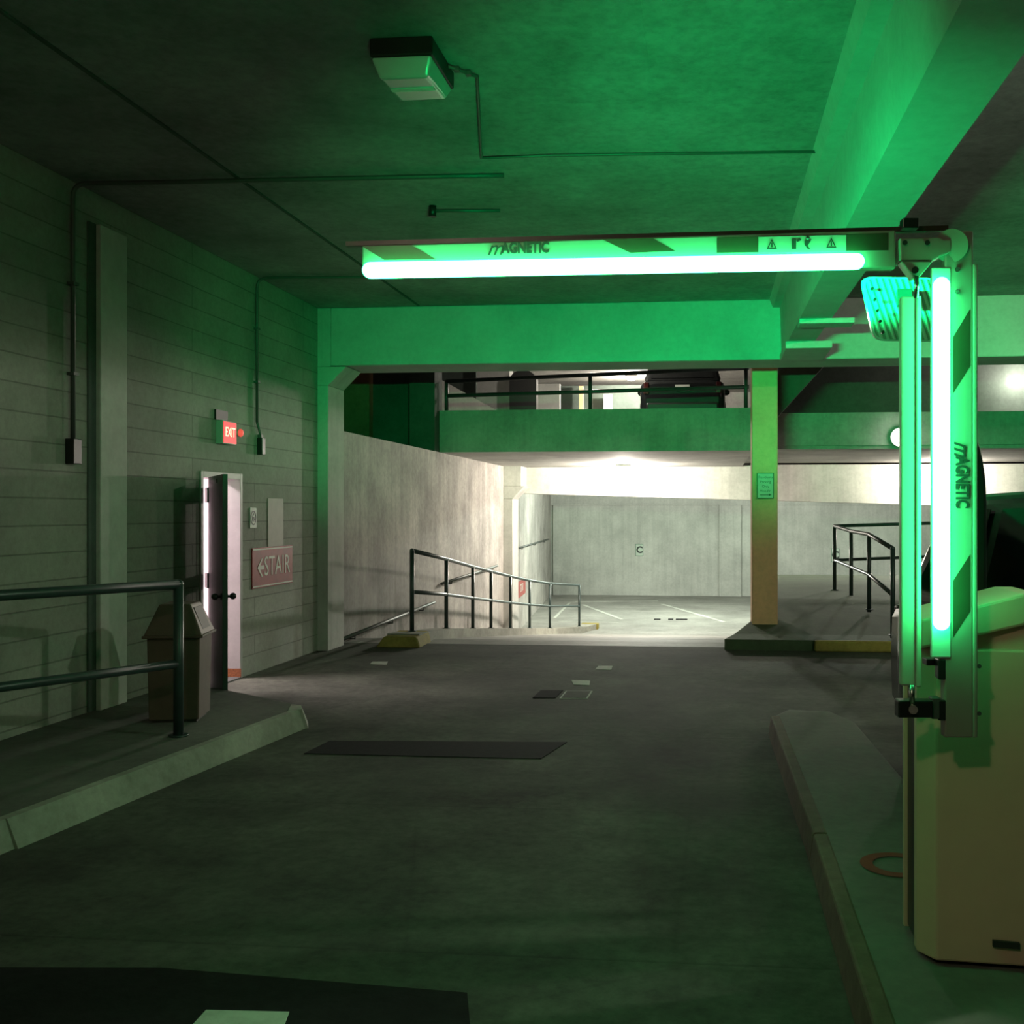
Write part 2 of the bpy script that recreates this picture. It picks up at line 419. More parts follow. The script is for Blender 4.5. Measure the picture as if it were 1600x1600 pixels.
# sidewalk on the left with its pale kerb
kt = [(-4.8, -4), (-4.35, -4), (-3.57, 4.86), (-3.24, 7.78), (-3.30, 7.95), (-4.3, 8.62), (-4.8, 8.75)]
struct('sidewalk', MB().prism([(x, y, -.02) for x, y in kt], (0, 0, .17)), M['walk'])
mb = MB()
ka = [(-4.35, -4), (-3.57, 4.86), (-3.24, 7.78)]
for (xa, ya), (xb, yb) in zip(ka, ka[1:]):
    mb.hexa([(xa-.02, ya, 0), (xa+.09, ya, 0), (xb+.07, yb, 0), (xb-.02, yb, 0), (xa-.02, ya, .155), (xa+.03, ya, .15), (xb+.02, yb, .15), (xb-.02, yb, .155)])
mb.hexa([(-3.28, 7.7, 0), (-3.15, 7.78, 0), (-3.24, 8.0, 0), (-3.36, 7.98, 0), (-3.28, 7.7, .155), (-3.2, 7.78, .15), (-3.28, 7.95, .15), (-3.36, 7.95, .155)])
struct('curb_left', mb, M['curb'])
# gate island
ip = [(.50, 0.6), (1.62, 0.6), (1.62, 3.9), (1.16, 4.6), (1.12, 6.0), (1.06, 7.7), (.93, 8.1), (.60, 8.15), (.46, 7.85), (.50, 5)]
struct('gate_island', MB().prism([(x, y, 0) for x, y in ip], (0, 0, .15)), M['island'], bevel=.02)
mb = MB()
for (xa, ya), (xb, yb) in (((.50, .6), (.50, 5)), ((.50, 5), (.46, 7.85))):
    mb.hexa([(xa-.03, ya, 0), (xa+.06, ya, 0), (xb+.06, yb, 0), (xb-.03, yb, 0), (xa-.01, ya, .154), (xa+.06, ya, .156), (xb+.06, yb, .156), (xb-.01, yb, .154)])
struct('curb_island', mb, M['islandcurb'], bevel=.012)
a = [W(px, 1600, 1600*1.7/ (py-800)) for px, py in ()]
def ground(px, py, z=0): return W(px, py, (CZ-z)*F/(py-HY))
def decal(name, pxs, m, z=0, h=.004, label=None, cat=None, group=None):
    o = MB().prism([Vector((ground(x, y, z).x, ground(x, y, z).y, z)) for x, y in pxs], (0, 0, h)).build(name, M[m])
    return tag(o, label, cat, group)
decal('asphalt_patch', [(-200, 1512), (250, 1513), (730, 1552), (745, 1720), (-200, 1720)], 'asphalt', h=.003, label='large black asphalt patch in the road at the bottom left', cat='road patch')
decal('road_marking', [(322, 1579), (452, 1582), (415, 1680), (230, 1680)], 'paint', z=.003, h=.003, label='worn white paint mark on the black asphalt patch', cat='road marking')
M['drain'] = plain('dark_drain_grate', (.016, .017, .016), .9, 0, .4, .08, sc1=20)
g0 = empty('drain_cover'); tag(g0, 'long dark drain cover let into the road across the lane', 'drain cover')
p = [ground(515, 1158), ground(886, 1160), ground(845, 1186), ground(475, 1178)]
MB().prism([Vector((q.x, q.y, 0)) for q in p], (0, 0, .004)).build('grate', M['drain'], g0)
decal('access_cover', [(845, 1079), (880, 1079), (868, 1091), (832, 1091)], 'asphalt', h=.005, label='dark square access cover in the road, left of the pale-rimmed one', cat='access cover')
g1 = empty('access_cover'); tag(g1, 'grey square access cover with a pale rim, right of the dark one', 'access cover')
p = [ground(884, 1080), ground(926, 1080), ground(918, 1092), ground(874, 1092)]
q = [v+(sum(p, Vector())/4-v)*.12 for v in p]
MB().prism([Vector((v.x, v.y, 0)) for v in p], (0, 0, .004)).build('rim', M['paint'], g1)
MB().prism([Vector((v.x, v.y, .003)) for v in q], (0, 0, .003)).build('lid', M['road'], g1)
for i, pp in enumerate(([(893, 1063), (922, 1064), (921, 1071), (896, 1070)], [(582, 1034), (606, 1034), (604, 1039), (578, 1038)], [(935, 1041), (957, 1041), (955, 1047), (930, 1046)])):
    decal('road_marking', pp, 'paint', h=.004, label=['small pale paint patch on the road just beyond the access covers', 'small pale mark on the road near the yellow kerb end', 'faint pale mark on the road near the top of the ramp'][i], cat='road marking')
# red ring painted on the island
cc = ground(1402, 1352, .15); mb = MB(); n = 40
vi = [mb.bm.verts.new((cc.x+.105*math.cos(2*math.pi*k/n), cc.y+.105*math.sin(2*math.pi*k/n), .154)) for k in range(n)]
vo = [mb.bm.verts.new((cc.x+.16*math.cos(2*math.pi*k/n), cc.y+.16*math.sin(2*math.pi*k/n), .154)) for k in range(n)]
for k in range(n): mb.bm.faces.new([vi[k], vi[(k+1) % n], vo[(k+1) % n], vo[k]])
tag(mb.build('painted_ring', M['redpaint']), 'faded red ring painted on the kerb island', 'painted ring')

# far parking stall lines
def far(px, py, z=-1.4): return ground(px, py, z)
def stripe(name, p, q, wd, label, m='paint', group=None):
    p, q = Vector(p), Vector(q); t = (q-p).normalized(); s = Vector((-t.y, t.x, 0))*wd/2
    o = MB().prism([p-s, q-s, q+s, p+s], (0, 0, .006)).build(name, M[m]); return tag(o, label, 'parking line', group)
stripe('parking_line', far(911, 945), far(972, 968), .12, 'white slanting parking line nearest the left wall on the far floor')
stripe('parking_line', far(1035, 944), far(1132, 972), .12, 'white slanting parking line nearest the orange column on the far floor')
stripe('parking_line', far(899, 940), far(1028, 939), .14, 'white parking line running along the foot of the back wall')
stripe('parking_line', far(872, 971), far(966, 973), .08, 'thin white crosswise line on the far floor by the railing end')
stripe('parking_line', far(890, 942), far(866, 966), .08, 'thin white line along the left wall on the far floor')
for k, (a, b) in enumerate(((1022, 1032), (1044, 1052), (1056, 1074))):
    p, q = far(a, 968), far(b, 968)
    o = MB().box(p.x, q.x, p.y-.1, p.y+.12, -1.4, -1.385).build('floor_marker', M['asphalt']); tag(o, ['dark bar on the far floor, leftmost of the row between two slanting lines', 'dark bar on the far floor, middle of the row', 'dark bar on the far floor, rightmost and longest of the row'][k], 'floor marker', 'dark bars on the far floor')

# kerb under the ramp railing
rp = [(13.1, -3.9), (15.3, -4.02), (17.3, -4.08), (18.8, -4.09), (20.6, -4.08), (22.5, -4.02), (24.1, -3.82), (26.3, -3.40)]
mb = MB(); ks = [(12.75, -3.9)]+rp+[(26.9, -3.2)]
def kz(y): return rampz(y)+.14 if y < 25.9 else -1.26
prev = None; L = []; R = []
for y, x in ks: L.append((x-.22, y, kz(y))); R.append((x+.2, y, kz(y)))
for i in range(len(ks)-1):
    f = lambda p, z: (p[0], p[1], p[2]-z)
    mb.hexa([f(L[i], .5), f(R[i], .5), f(R[i+1], .5), f(L[i+1], .5), L[i], R[i], R[i+1], L[i+1]])
struct('curb_ramp', mb, M['curb'])
mb = MB(); mb.hexa([(-4.2, 12.5, 0), (-3.62, 12.5, 0), (-3.66, 13.2, -.05), (-4.16, 13.2, -.05), (-4.12, 12.6, .13), (-3.7, 12.6, .13), (-3.7, 13.2, .14), (-4.12, 13.2, .14)])
struct('curb_end', mb, M['yellow'], bevel=.03)
struct('curb_tip', MB().box(-3.43, -2.97, 26.85, 27.1, -1.4, -1.25), M['yellow'], bevel=.02)

# ------------------------------------------------------------------ railings
def railing(name, pts, top, mid, label, r=.024, posts=None, base=None, cap=True):
    root = empty(name, pts[0]); tag(root, label, 'handrail')
    P_ = [Vector(p) for p in pts]
    def off(h): return [p+Vector((0, 0, h))-P_[0] for p in P_]
    MB().tube(off(top), r).build('top_rail', M['rail'], root)
    MB().tube(off(mid), r*.9).build('mid_rail', M['rail'], root)
    for i in (posts if posts is not None else range(len(P_))):
        q = P_[i]-P_[0]
        MB().cyl(q-Vector((0, 0, .03)), q+Vector((0, 0, top)), r, n=16).ball(q+Vector((0, 0, top)), r*1.02).cyl(q, q+Vector((0, 0, .012)), r*1.9).build('post', M['rail'], root)
    return root
# left foreground rail
railing('handrail', [(-3.67, 6.77, .15), (-4.25, 5.75, .15), (-4.74, 4.89, .15)], 1.05, .50, 'dark green pipe handrail on the left sidewalk beside the trash can', r=.034, posts=[0, 2])
railing('handrail', [(x, y, kz(y)) for y, x in rp], 1.06, .52, 'dark green stepped railing running down along the ramp', r=.03)
rr = [W(1395, 975, 12.6), W(1358, 953, 14.5), W(1330, 935, 16.3), W(1304, 922, 17.1)]
rr[0].z = .18
hr = railing('handrail', [rr[0], rr[1], rr[2], rr[3]], 1.07, .50, 'dark green railing on the raised platform right of the orange column', r=.03)
b = rr[3]-rr[0]; MB().tube([b+Vector((0, 0, 1.07)), b+Vector((3.5, .6, 1.17))], .028).tube([b+Vector((0, 0, .5)), b+Vector((3.5, .6, .62))], .026).cyl(b+Vector((3.5, .6, 0)), b+Vector((3.5, .6, 1.17)), .028).build('return_rail', M['rail'], hr)
# deck edge rail above
dr = empty('deck_rail', (XL, 17.9, 3.5)); tag(dr, 'dark two-bar guard rail on the upper deck edge', 'guard rail')
MB().tube([(.1, 0, .53), (5.45, 0, .70)], .035).build('top_rail', M['rail'], dr); MB().tube([(.1, 0, .27), (5.45, 0, .37)], .035).build('mid_rail', M['rail'], dr)
for x in (.1, 2.68, 5.4): MB().cyl((x, 0, 0), (x, 0, .54+.03*x), .035).build('post', M['rail'], dr)

# ------------------------------------------------------------------ door and stairwell
dj = empty('door_1', (XL, DY0, 0)); tag(dj, kind='structure')
o = MB(); o.box(-.2, .015, 0, .05, 0, DH); o.box(-.2, .015, DY1-DY0-.05, DY1-DY0, 0, DH); o.box(-.2, .015, .05, DY1-DY0-.05, DH-.06, DH)
o.build('door_frame', M['frame'], dj, bevel=.004)
M['rust'] = plain('rusty_steel', (.35, .12, .04), .8, 0, .6, sc1=60)
o = MB(); o.box(-.19, .02, DY1-DY0-.052, DY1-DY0-.045, 0, .10); o.build('rust_stain', M['rust'], dj)
MB().box(-.2, .02, .05, DY1-DY0-.05, 0, .015).build('threshold', M['galv'], dj)
hx, hy = .06, .085   # hinge axis relative to the jamb
fe = W(354, 800, 8.85); d2 = Vector((fe.x-(XL+hx), fe.y-(DY0+hy), 0)); d2.normalize(); ang = math.atan2(d2.y, d2.x)
lf = empty('door_leaf_pivot', (hx, hy, 0), ang)
me = MB().box(.035, .93, -.022, .022, .02, 2.03)
bpy.data.objects.remove(lf)
leaf = me.build('door_leaf', M['door'], dj, bevel=.003); leaf.location = (hx, hy, 0); leaf.rotation_euler = (0, 0, ang)
for z in (.25, 1.05, 1.86):
    h = MB().box(-.10, .06, -.034, .034, z-.07, z+.07).cyl((0, 0, z-.06), (0, 0, z+.06), .02).build('hinge', M['black'], leaf)
for s in (-1, 1):
    MB().cyl((.86, s*.02, .96), (.86, s*.055, .96), .012).ball((.86, s*.075, .96), .030).cyl((.86, s*.021, .96), (.86, s*.03, .96), .03).build('door_knob', M['darkmetal'], leaf)
MB().box(.12, .62, -.03, -.018, 1.96, 2.0).build('door_closer', M['black'], leaf, bevel=.004)
# stairwell room beyond the opening
for bx_ in ((-7.2, -7.1, 8.4, 11.6, 0, 2.7), (-7.2, XL-.2, 8.3, 8.4, 0, 2.7), (-7.2, XL-.2, 11.6, 11.7, 0, 2.7)):
    struct('wall_stairwell', MB().box(*bx_), M['stairwall'])
struct('ceiling_stairwell', MB().box(-7.2, XL-.2, 8.3, 11.7, 2.7, 2.8), M['stairwall'])
struct('floor_stairwell', MB().box(-7.2, XL-.2, 8.3, 11.7, -.1, 0), M['ramp'])
sl = empty('stairwell_lamp', (-5.9, 9.8, 2.70)); tag(sl, 'ceiling lamp inside the stairwell behind the open green door', 'ceiling lamp')
MB().box(-.15, .15, -.5, .5, -.05, 0).build('housing', M['frame'], sl); MB().box(-.12, .12, -.45, .45, -.07, -.05).build('diffuser', M['lamp2'], sl)
light('stair_light', (0, 0, -.09), 160, PINK, .24, parent=sl, sy=.9)

# ------------------------------------------------------------------ wall mounted things on the left wall
R_ = Vector((0, 1, 0)); U_ = Vector((0, 0, 1))
# wait: the wall faces +X; seen from the room, +Y runs to the right
def onwall(px0, py0, px1, py1, th, X=XL):
    a = WX(px0, py1, X); b = WX(px1, py0, X); return a.y, b.y, a.z, b.z
def wallsign(name, rect, m, label, th=.012, cat='sign'):
    y0, y1, z0, z1 = rect
    r = empty(name, (XL, (y0+y1)/2, z0)); tag(r, label, cat)
    MB().box(0, th, -(y1-y0)/2, (y1-y0)/2, 0, z1-z0).build('sign_board', m, r, bevel=.002)
    return r, (y1-y0), (z1-z0)
r, ww, hh = wallsign('stair_sign', (10.33, 11.36, .89, 1.32), M['red'], 'red sign reading STAIR with an arrow to the open door')
text('STAIR', .30, (.014, .10, hh/2), R_, U_, M['white'], 'lettering', r, bold=.0, sx=.88)
mb = MB(); zc = hh/2
mb.prism([(.013, -.40, zc), (.013, -.30, zc+.10), (.013, -.27, zc+.10), (.013, -.335, zc+.022), (.013, -.24, zc+.022), (.013, -.24, zc-.022), (.013, -.335, zc-.022), (.013, -.27, zc-.10), (.013, -.30, zc-.10)], (.003, 0, 0))
mb.build('arrow', M['white'], r)
MB().box(.0125, .0145, -ww/2+.01, ww/2-.01, .012, .026).box(.0125, .0145, -ww/2+.01, ww/2-.01, hh-.026, hh-.012).build('border', M['white'], r)
r, ww, hh = wallsign('floor_number_sign', (10.28, 10.43, 1.53, 1.745), M['signwhite'], 'small white sign with a circled 6 beside the open door')
mb = MB(); n = 24
for k in range(n):
    a0, a1 = 2*math.pi*k/n, 2*math.pi*(k+1)/n
    mb.prism([(.013, .060*math.cos(a0), hh/2+.075*math.sin(a0)), (.013, .060*math.cos(a1), hh/2+.075*math.sin(a1)), (.013, .050*math.cos(a1), hh/2+.065*math.sin(a1)), (.013, .050*math.cos(a0), hh/2+.065*math.sin(a0))], (.002, 0, 0))
mb.build('ring', M['text_dark'], r)
text('6', .12, (.014, 0, hh/2), R_, U_, M['text_dark'], 'lettering', r)
r, ww, hh = wallsign('blank_plate', (10.72, 11.12, 1.32, 1.85), M['plate'], 'blank grey plate on the wall above the red STAIR sign', .008, 'plate')
# exit sign
y0, y1, z0, z1 = onwall(337, 660, 359, 693, .06)
r = empty('exit_sign', (XL, (y0+y1)/2, z0)); tag(r, 'glowing red EXIT sign on the wall above the open door', 'exit sign')
hw = (y1-y0)/2; hh = z1-z0
MB().box(0, .07, -hw, hw, 0, hh).build('housing', M['frame'], r, bevel=.006)
MB().box(.07, .075, -hw+.012, hw-.012, .012, hh-.012).build('face', M['exitred'], r)
text('EXIT', .13, (.078, 0, hh/2), R_, U_, M['exitwhite'], 'lettering', r, bold=.001, sx=.78)
MB().box(0, .02, -hw-.03, hw-.08, hh+.002, hh+.10).build('junction_or_shadow_box', M['black'], r)  # flat black box standing in for the shadow above-left of the sign
rl = empty('emergency_lamp', (XL, WX(367, 672, XL).y, 2.50)); tag(rl, 'small round red lamp beside the EXIT sign', 'lamp')
MB().cyl((0, 0, 0), (.06, 0, 0), .035).build('housing', M['frame'], rl); MB().ball((.06, 0, 0), .04, (.7, 1, 1)).build('lamp_lens', M['redlamp'], rl)

def conduit(pts, r, label, box=None):
    P_ = [Vector(p) for p in pts]; root = empty('conduit', P_[0]); tag(root, label, 'conduit')
    MB().tube([p-P_[0] for p in P_], r, 10).build('pipe', M['galv'], root)
    if box:
        x0, x1, ya, yb, za, zb = box
        MB().box(x0-P_[0].x, x1-P_[0].x, ya-P_[0].y, yb-P_[0].y, za-P_[0].z, zb-P_[0].z).build('junction_or_shadow_box', M['black'], root, bevel=.005)
    for k in (.3, .7):
        p = P_[0].lerp(P_[1], k)-P_[0]; MB().box(p.x-r*1.6, p.x+r*1.6, p.y-r*1.8, p.y+r*1.8, p.z-.012, p.z+.012).build('pipe_strap', M['galv'], root)
    return root
ya = WX(108, 500, XL).y; zb = WX(110, 690, XL).z
top = [(XL+.03, ya, CH-.28), (XL+.03, ya, CH-.14)]+[tuple(v) for v in arc((XL+.03, ya, CH-.14), (XL+.03, ya, CH-.03), (XL+.14, ya+.02, CH-.03), 5)[1:]]
e1 = W(700, 247, 1600*2.46/555)
conduit([(XL+.03, ya, zb)]+top+[(XL+.5, ya+.04, CH-.03), (e1.x, ya+.12, CH-.03), (e1.x+.3, ya+.14, CH-.03)], .018, 'dark conduit up the left wall left of the pale pilaster and across the ceiling', (XL, XL+.07, ya-.05, ya+.05, zb-.17, zb+.02))
yb_ = WX(398, 550, XL).y; z2 = WX(400, 660, XL).z
conduit([(XL+.025, yb_, z2), (XL+.025, yb_, CH-.14)]+arc((XL+.025, yb_, CH-.14), (XL+.025, yb_, CH-.03), (XL+.14, yb_, CH-.03), 5)[1:]+[(-3.2, yb_+.1, CH-.03), (-1.0, yb_+.15, CH-.03)], .015, 'thin conduit on the left wall between the EXIT sign and the corner')
yc = yb_+.09
o = conduit([(XL+.025, yc, z2-.18), (XL+.025, yc-.01, z2-.12), (XL+.025, yb_, z2)], .013, 'short conduit tail ending in a small black box right of the EXIT sign', (XL, XL+.06, yc-.04, yc+.04, z2-.34, z2-.16))

# ceiling fixture
fx = W(645, 100, 5.6)
r = empty('ceiling_light', (fx.x, fx.y, CH)); tag(r, 'unlit square ceiling light with a ribbed lens above the lane', 'ceiling light')
MB().box(-.17, .17, -.22, .24, -.10, 0).build('housing', M['black'], r, bevel=.01)
MB().hexa([(-.13, -.17, -.20), (.13, -.17, -.20), (.13, .20, -.17), (-.13, .20, -.17), (-.165, -.215, -.10), (.165, -.215, -.10), (.165, .235, -.10), (-.165, .235, -.10)]).build('lens', M['lampglass'], r, bevel=.015)
MB().box(-.12, .12, -.02, .02, -.192, -.184).build('lens_rib', M['white'], r)
e2 = W(752, 250, 1600*2.46/550)
conduit([(fx.x+.17, fx.y+.1, CH-.025), (fx.x+.30, fx.y+.25, CH-.025), (e2.x, e2.y, CH-.025), (e2.x+.5, e2.y+.0, CH-.025), (.75, e2.y+.1, CH-.025)], .010, 'thin conduit on the ceiling from the unlit light towards the long beam')
p1 = W(676, 337, 1600*2.42/463)
r = empty('sprinkler', (p1.x, p1.y, CH-.04)); tag(r, 'short dark sprinkler pipe under the ceiling beyond the unlit light', 'sprinkler')
MB().tube([(0, 0, 0), (.55, .05, 0)], .014, 8).build('pipe', M['galv'], r); MB().cyl((0, 0, -.05), (0, 0, .04), .03).build('sprinkler_head', M['darkmetal'], r)

# ------------------------------------------------------------------ trash can
tc = W(264, 1115, 7.65)
r = empty('trash_can', (tc.x+.06, tc.y+.05, .15), math.radians(14)); tag(r, 'brown square trash can with a sloped lid beside the left handrail', 'trash can')
b = .185
MB().hexa([(-b+.01, -b+.01, .02), (b-.01, -b+.01, .02), (b-.01, b-.01, .02), (-b+.01, b-.01, .02), (-b, -b, .64), (b, -b, .64), (b, b, .64), (-b, b, .64)]).build('body', M['trash'], r, bevel=.008)
t_ = .11
MB().hexa([(-b-.02, -b-.02, .64), (b+.02, -b-.02, .64), (b+.02, b+.02, .64), (-b-.02, b+.02, .64), (-t_, -b+.04, .87), (t_, -b+.04, .87), (t_, b-.04, .87), (-t_, b-.04, .87)]).build('lid', M['trash'], r, bevel=.01)
MB().box(-b-.028, b+.028, -b-.028, b+.028, .625, .645).build('rim', M['trash'], r, bevel=.004)
MB().box(-b+.03, b-.03, -b+.03, b-.03, 0, .025).build('plinth', M['trashin'], r)
mb = MB(); mb.hexa([(t_+.012, -.11, .84), (t_+.018, -.11, .84), (b+.005, -.11, .68), (b-.002, -.11, .68), (t_+.012, .11, .84), (t_+.018, .11, .84), (b+.005, .11, .68), (b-.002, .11, .68)]); mb.build('flap', M['trashin'], r)

# ------------------------------------------------------------------ signs further away
def board_sign(name, px0, py0, px1, py1, d, m, label, th=.02, border=None):
    a = W(px0, py1, d); b_ = W(px1, py0, d); r = empty(name, ((a.x+b_.x)/2, a.y-th, (a.z+b_.z)/2)); tag(r, label, 'sign')
    hw, hh = (b_.x-a.x)/2, (b_.z-a.z)/2
    MB().box(-hw, hw, 0, th, -hh, hh).build('sign_board', m, r)
    if border:
        t = hw*.09
        MB().box(-hw, hw, -.003, 0, hh-t, hh).box(-hw, hw, -.003, 0, -hh, -hh+t).box(-hw, -hw+t, -.003, 0, -hh+t, hh-t).box(hw-t, hw, -.003, 0, -hh+t, hh-t).build('border', border, r)
    return r, hw, hh
XR = Vector((1, 0, 0))
r, hw, hh = board_sign('parking_sign', 1183, 739, 1209, 779, 13.72, M['signwhite'], 'white parking sign with green border on the orange column', .015, M['signgreen'])
for k, (s, sz) in enumerate((('Residents', .048), ('Parking', .048), ('Only', .048), ('Mon-Fri', .046))):
    text(s, sz, (0, -.003, hh*(.66-.36*k)), XR, U_, M['signgreen'], 'lettering', r)
MB().box(-hw*.7, hw*.45, -.004, -.001, -hh*.74, -hh*.68).prism([(hw*.4, -.004, -hh*.62), (hw*.75, -.004, -hh*.71), (hw*.4, -.004, -hh*.80)], (0, .003, 0)).build('arrow', M['signgreen'], r)
cy = 37.9
for i, (a, b_) in enumerate((((993, 850), (1005, 869)), ((1296, 856), (1308, 877)))):
    r, hw, hh = board_sign('letter_sign', a[0], a[1], b_[0], b_[1], 38.0, M['signwhite'], ['white letter C sign on the middle of the back wall', 'white letter C sign on the back wall seen behind the platform railing'][i], .03, M['signgreen'])
    r.location.y = 37.97
    text('C', hh*1.5, (0, -.012, 0), XR, U_, M['text_dark'], 'lettering', r, bold=.012)
a = WX(798, 938, XL-.1); 
r = empty('stair_sign', (-4.925, 25.7, -.52)); tag(r, 'small distant red sign on the ramp wall behind the railing', 'sign')
ln = 2.2
dv = Vector((-1.2, 14.1, 0)).normalized(); nv = Vector((dv.y, -dv.x, 0))
P0 = [Vector((0, 0, 0)), dv*2.1, dv*2.1+U_*.42, U_*.42]
MB().prism([p+nv*.01 for p in P0], nv*.012).build('sign_board', M['redfaded'], r)
text('STAIR', .30, dv*1.05+U_*.21+nv*.024, dv, U_, M['white'], 'lettering', r)
# grab rail stubs on the ramp wall
def wall_rail(p, q, label):
    p, q = Vector(p), Vector(q); r = empty('wall_handrail', p); tag(r, label, 'handrail')
    MB().tube([(0, 0, 0), q-p], .025, 10).build('rail', M['galv'], r)
    for k in (.15, .5, .85):
        c_ = (q-p)*k; MB().tube([c_, c_+Vector((0, 0, -.06)), c_+Vector((-.09, 0, -.06))], .012, 8).build('bracket', M['galv'], r)
q = [WX(532, 1000, XL+.07), WX(679, 941, XL+.07), WX(690, 912, XL+.07), WX(778, 884, XL+.07)]
q = [WX(525, 1003, XL+.07), WX(679, 941, XL+.07)]
wall_rail(q[0], q[1], 'thin wall handrail low on the ramp wall left of the first railing posts')
wall_rail(WX(690, 912, XL+.07), WX(777, 884, XL+.07), 'thin wall handrail on the ramp wall behind the railing')
p0, p1 = W(800, 858, 25.3), W(858, 843, 36)
wall_rail((-4.86, 25.3, p0.z), (-5.75, 36, p1.z), 'thin wall handrail on the far left wall beyond the pilaster')

# ------------------------------------------------------------------ lamps
def dome_lamp(loc, label, power, col, r0=.16):
    r = empty('ceiling_lamp', loc); tag(r, label, 'ceiling lamp')
    MB().box(-r0, r0, -r0, r0, -.06, 0).build('housing', M['frame'], r, bevel=.01)
    MB().lathe((0, 0, 0), [(r0*.85, -.06), (r0*.8, -.10), (r0*.5, -.14), (.02, -.155)]).build('lens', M['lamp'], r)
    light('lamp_light', (0, 0, -.22), power, col, .09, 'POINT', parent=r)
    return r
g = W(975, 724, 22.8); dome_lamp((g.x, g.y-.1, 2.76), 'lit lamp under the slab above the ramp, in front of the far beam', 900, NEUT)
g = W(1475, 724, 22.8); dome_lamp((g.x, g.y-.1, 2.95), 'lit lamp under the right slab in front of the far beam, behind the gate', 560, NEUT)
g = W(988, 590, 30); dome_lamp((g.x, 29.5, 5.65), 'lit lamp on the upper deck ceiling beside the parked car', 600, NEUT)
g = W(1590, 596, 20.1); r = empty('wall_lamp', (g.x, g.y, g.z)); tag(r, 'glaring lamp on the upper wall at the right edge, above the right slab', 'wall lamp')
MB().box(-.22, .22, -.02, .25, -.10, .10).build('housing', M['frame'], r, bevel=.01); MB().box(-.2, .2, -.06, -.02, -.09, .09).build('lens', M['lamp'], r, bevel=.015)
light('lamp_light', (0, -.45, 0), 110, NEUT, .1, 'POINT', parent=r)
for k, x in enumerate((-1.5, 5.5)):
    dome_lamp((x, 30.0, 2.8), ['lit lamp over the far parking stalls behind the far beam, left of the column', 'lit lamp over the far parking stalls behind the far beam, right of the column'][k], [1500, 900][k], (.88, 1, .86))
dome_lamp((-2.6, 22.0, 5.65), 'added unseen lamp on the upper deck ceiling at the left, above the sloping wall', 260, NEUT)  # lamp added out of view to brighten the pale upper panels
# lamp fixed on the right slab edge
g = W(1402, 685, 17.6); r = empty('wall_lamp', (g.x, 17.78, g.z)); tag(r, 'round bright lamp on the edge of the right slab', 'wall lamp')
MB().cyl((0, 0, 0), (0, -.08, 0), .16).build('housing', M['frame'], r); MB().ball((0, -.1, 0), .15, (1, .6, 1)).build('lens', M['lamp2'], r)
light('lamp_light', (0, -.3, 0), 4, NEUT, .1, 'POINT', parent=r)
# lamps of the near bays
def box_lamp(loc, label, power, col):
    r = empty('ceiling_lamp', loc); tag(r, label, 'ceiling lamp')
    MB().box(-.2, .2, -.2, .2, -.12, 0).build('housing', M['frame'], r, bevel=.01)
    MB().box(-.17, .17, -.17, .17, -.17, -.12).build('lens', M['lamp'], r, bevel=.02)
    light('lamp_light', (0, 0, -.24), power, col, .10, 'POINT', parent=r)
box_lamp((4.4, 5.2, 4.2), 'lit lamp of the right bay beyond the frame, over the black car', 250, (.82, 1, .76))
box_lamp((6.0, 9.6, 4.2), 'lit lamp of the right bay nearest the cross beam', 65, (1, .86, .62))
box_lamp((-1.2, -1.2, 4.2), 'lit lamp on the ceiling behind the photographer', 60, WARM)

# ------------------------------------------------------------------ barrier gate
D = 3.25
gate = empty('barrier_gate', W(1500, 1500, 3.55)); gate.location.z = .15
tag(gate, 'parking barrier gate with raised folded arm and glowing green light strips', 'barrier gate')
G0 = Vector(gate.location)
def L_(v): return Vector(v)-G0
def gp(px, py, d): return L_(W(px, py, d))
def gbox(name, px0, py0, px1, py1, d, th, m, parent=gate, bevel=.003, py0r=None, py1r=None):
    """box whose front face has the given outline, front at distance d"""
    py0r = py0 if py0r is None else py0r; py1r = py1 if py1r is None else py1r
    o = L_((0, 0, 0)) if False else None
    fr = [gp(px0, py1, d), gp(px1, py1r, d), gp(px1, py0r, d), gp(px0, py0, d)]
    return MB().prism(fr, (-_s*th, _c*th, 0)).build(name, M[m], parent, bevel=bevel)
# cabinet
f0 = W(1432, 1491, 3.566); f1 = W(1462, 1501, 3.49); f2 = W(1742, 1501, 3.40); f3 = W(1772, 1501, 3.48)
bk = Vector((0.0, .24, 0))
def cab(z0, z1, pts, name, m, bevel=.004):
    return MB().prism([L_((p.x, p.y, z0)) for p in pts], (0, 0, z1-z0)).build(name, M[m], gate, bevel=bevel)
f0b = Vector((f0.x-.01, f0.y+.05, 0)); 
cab(.17, 1.235, [f0, f1, f2, f3, f3+Vector((0, .05, 0)), f0+Vector((0, .05, 0))], 'cabinet', 'cream', .008)
s0 = W(1419, 1480, 3.70)
cab(.19, 1.10, [Vector((f0.x+.005, f0.y+.05, 0)), Vector((f3.x-.01, f3.y+.05, 0)), Vector((f3.x-.02, f3.y+.22, 0)), Vector((f0.x+.005, f0.y+.19, 0))], 'cabinet_side', 'black', .002)
cab(.18, 1.235, [Vector((f0.x-.008, f0.y+.19, 0)), Vector((f3.x, f3.y+.22, 0)), Vector((f3.x, f3.y+.245, 0)), Vector((f0.x-.008, f0.y+.215, 0))], 'back_panel', 'cream', .003)
cab(.15, .185, [f0+Vector((.03, .04, 0)), f1+Vector((.01, .04, 0)), f2+Vector((-.01, .04, 0)), f3+Vector((-.03, .04, 0)), f3+Vector((-.03, .2, 0)), f0+Vector((.03, .17, 0))], 'plinth', 'black', 0)
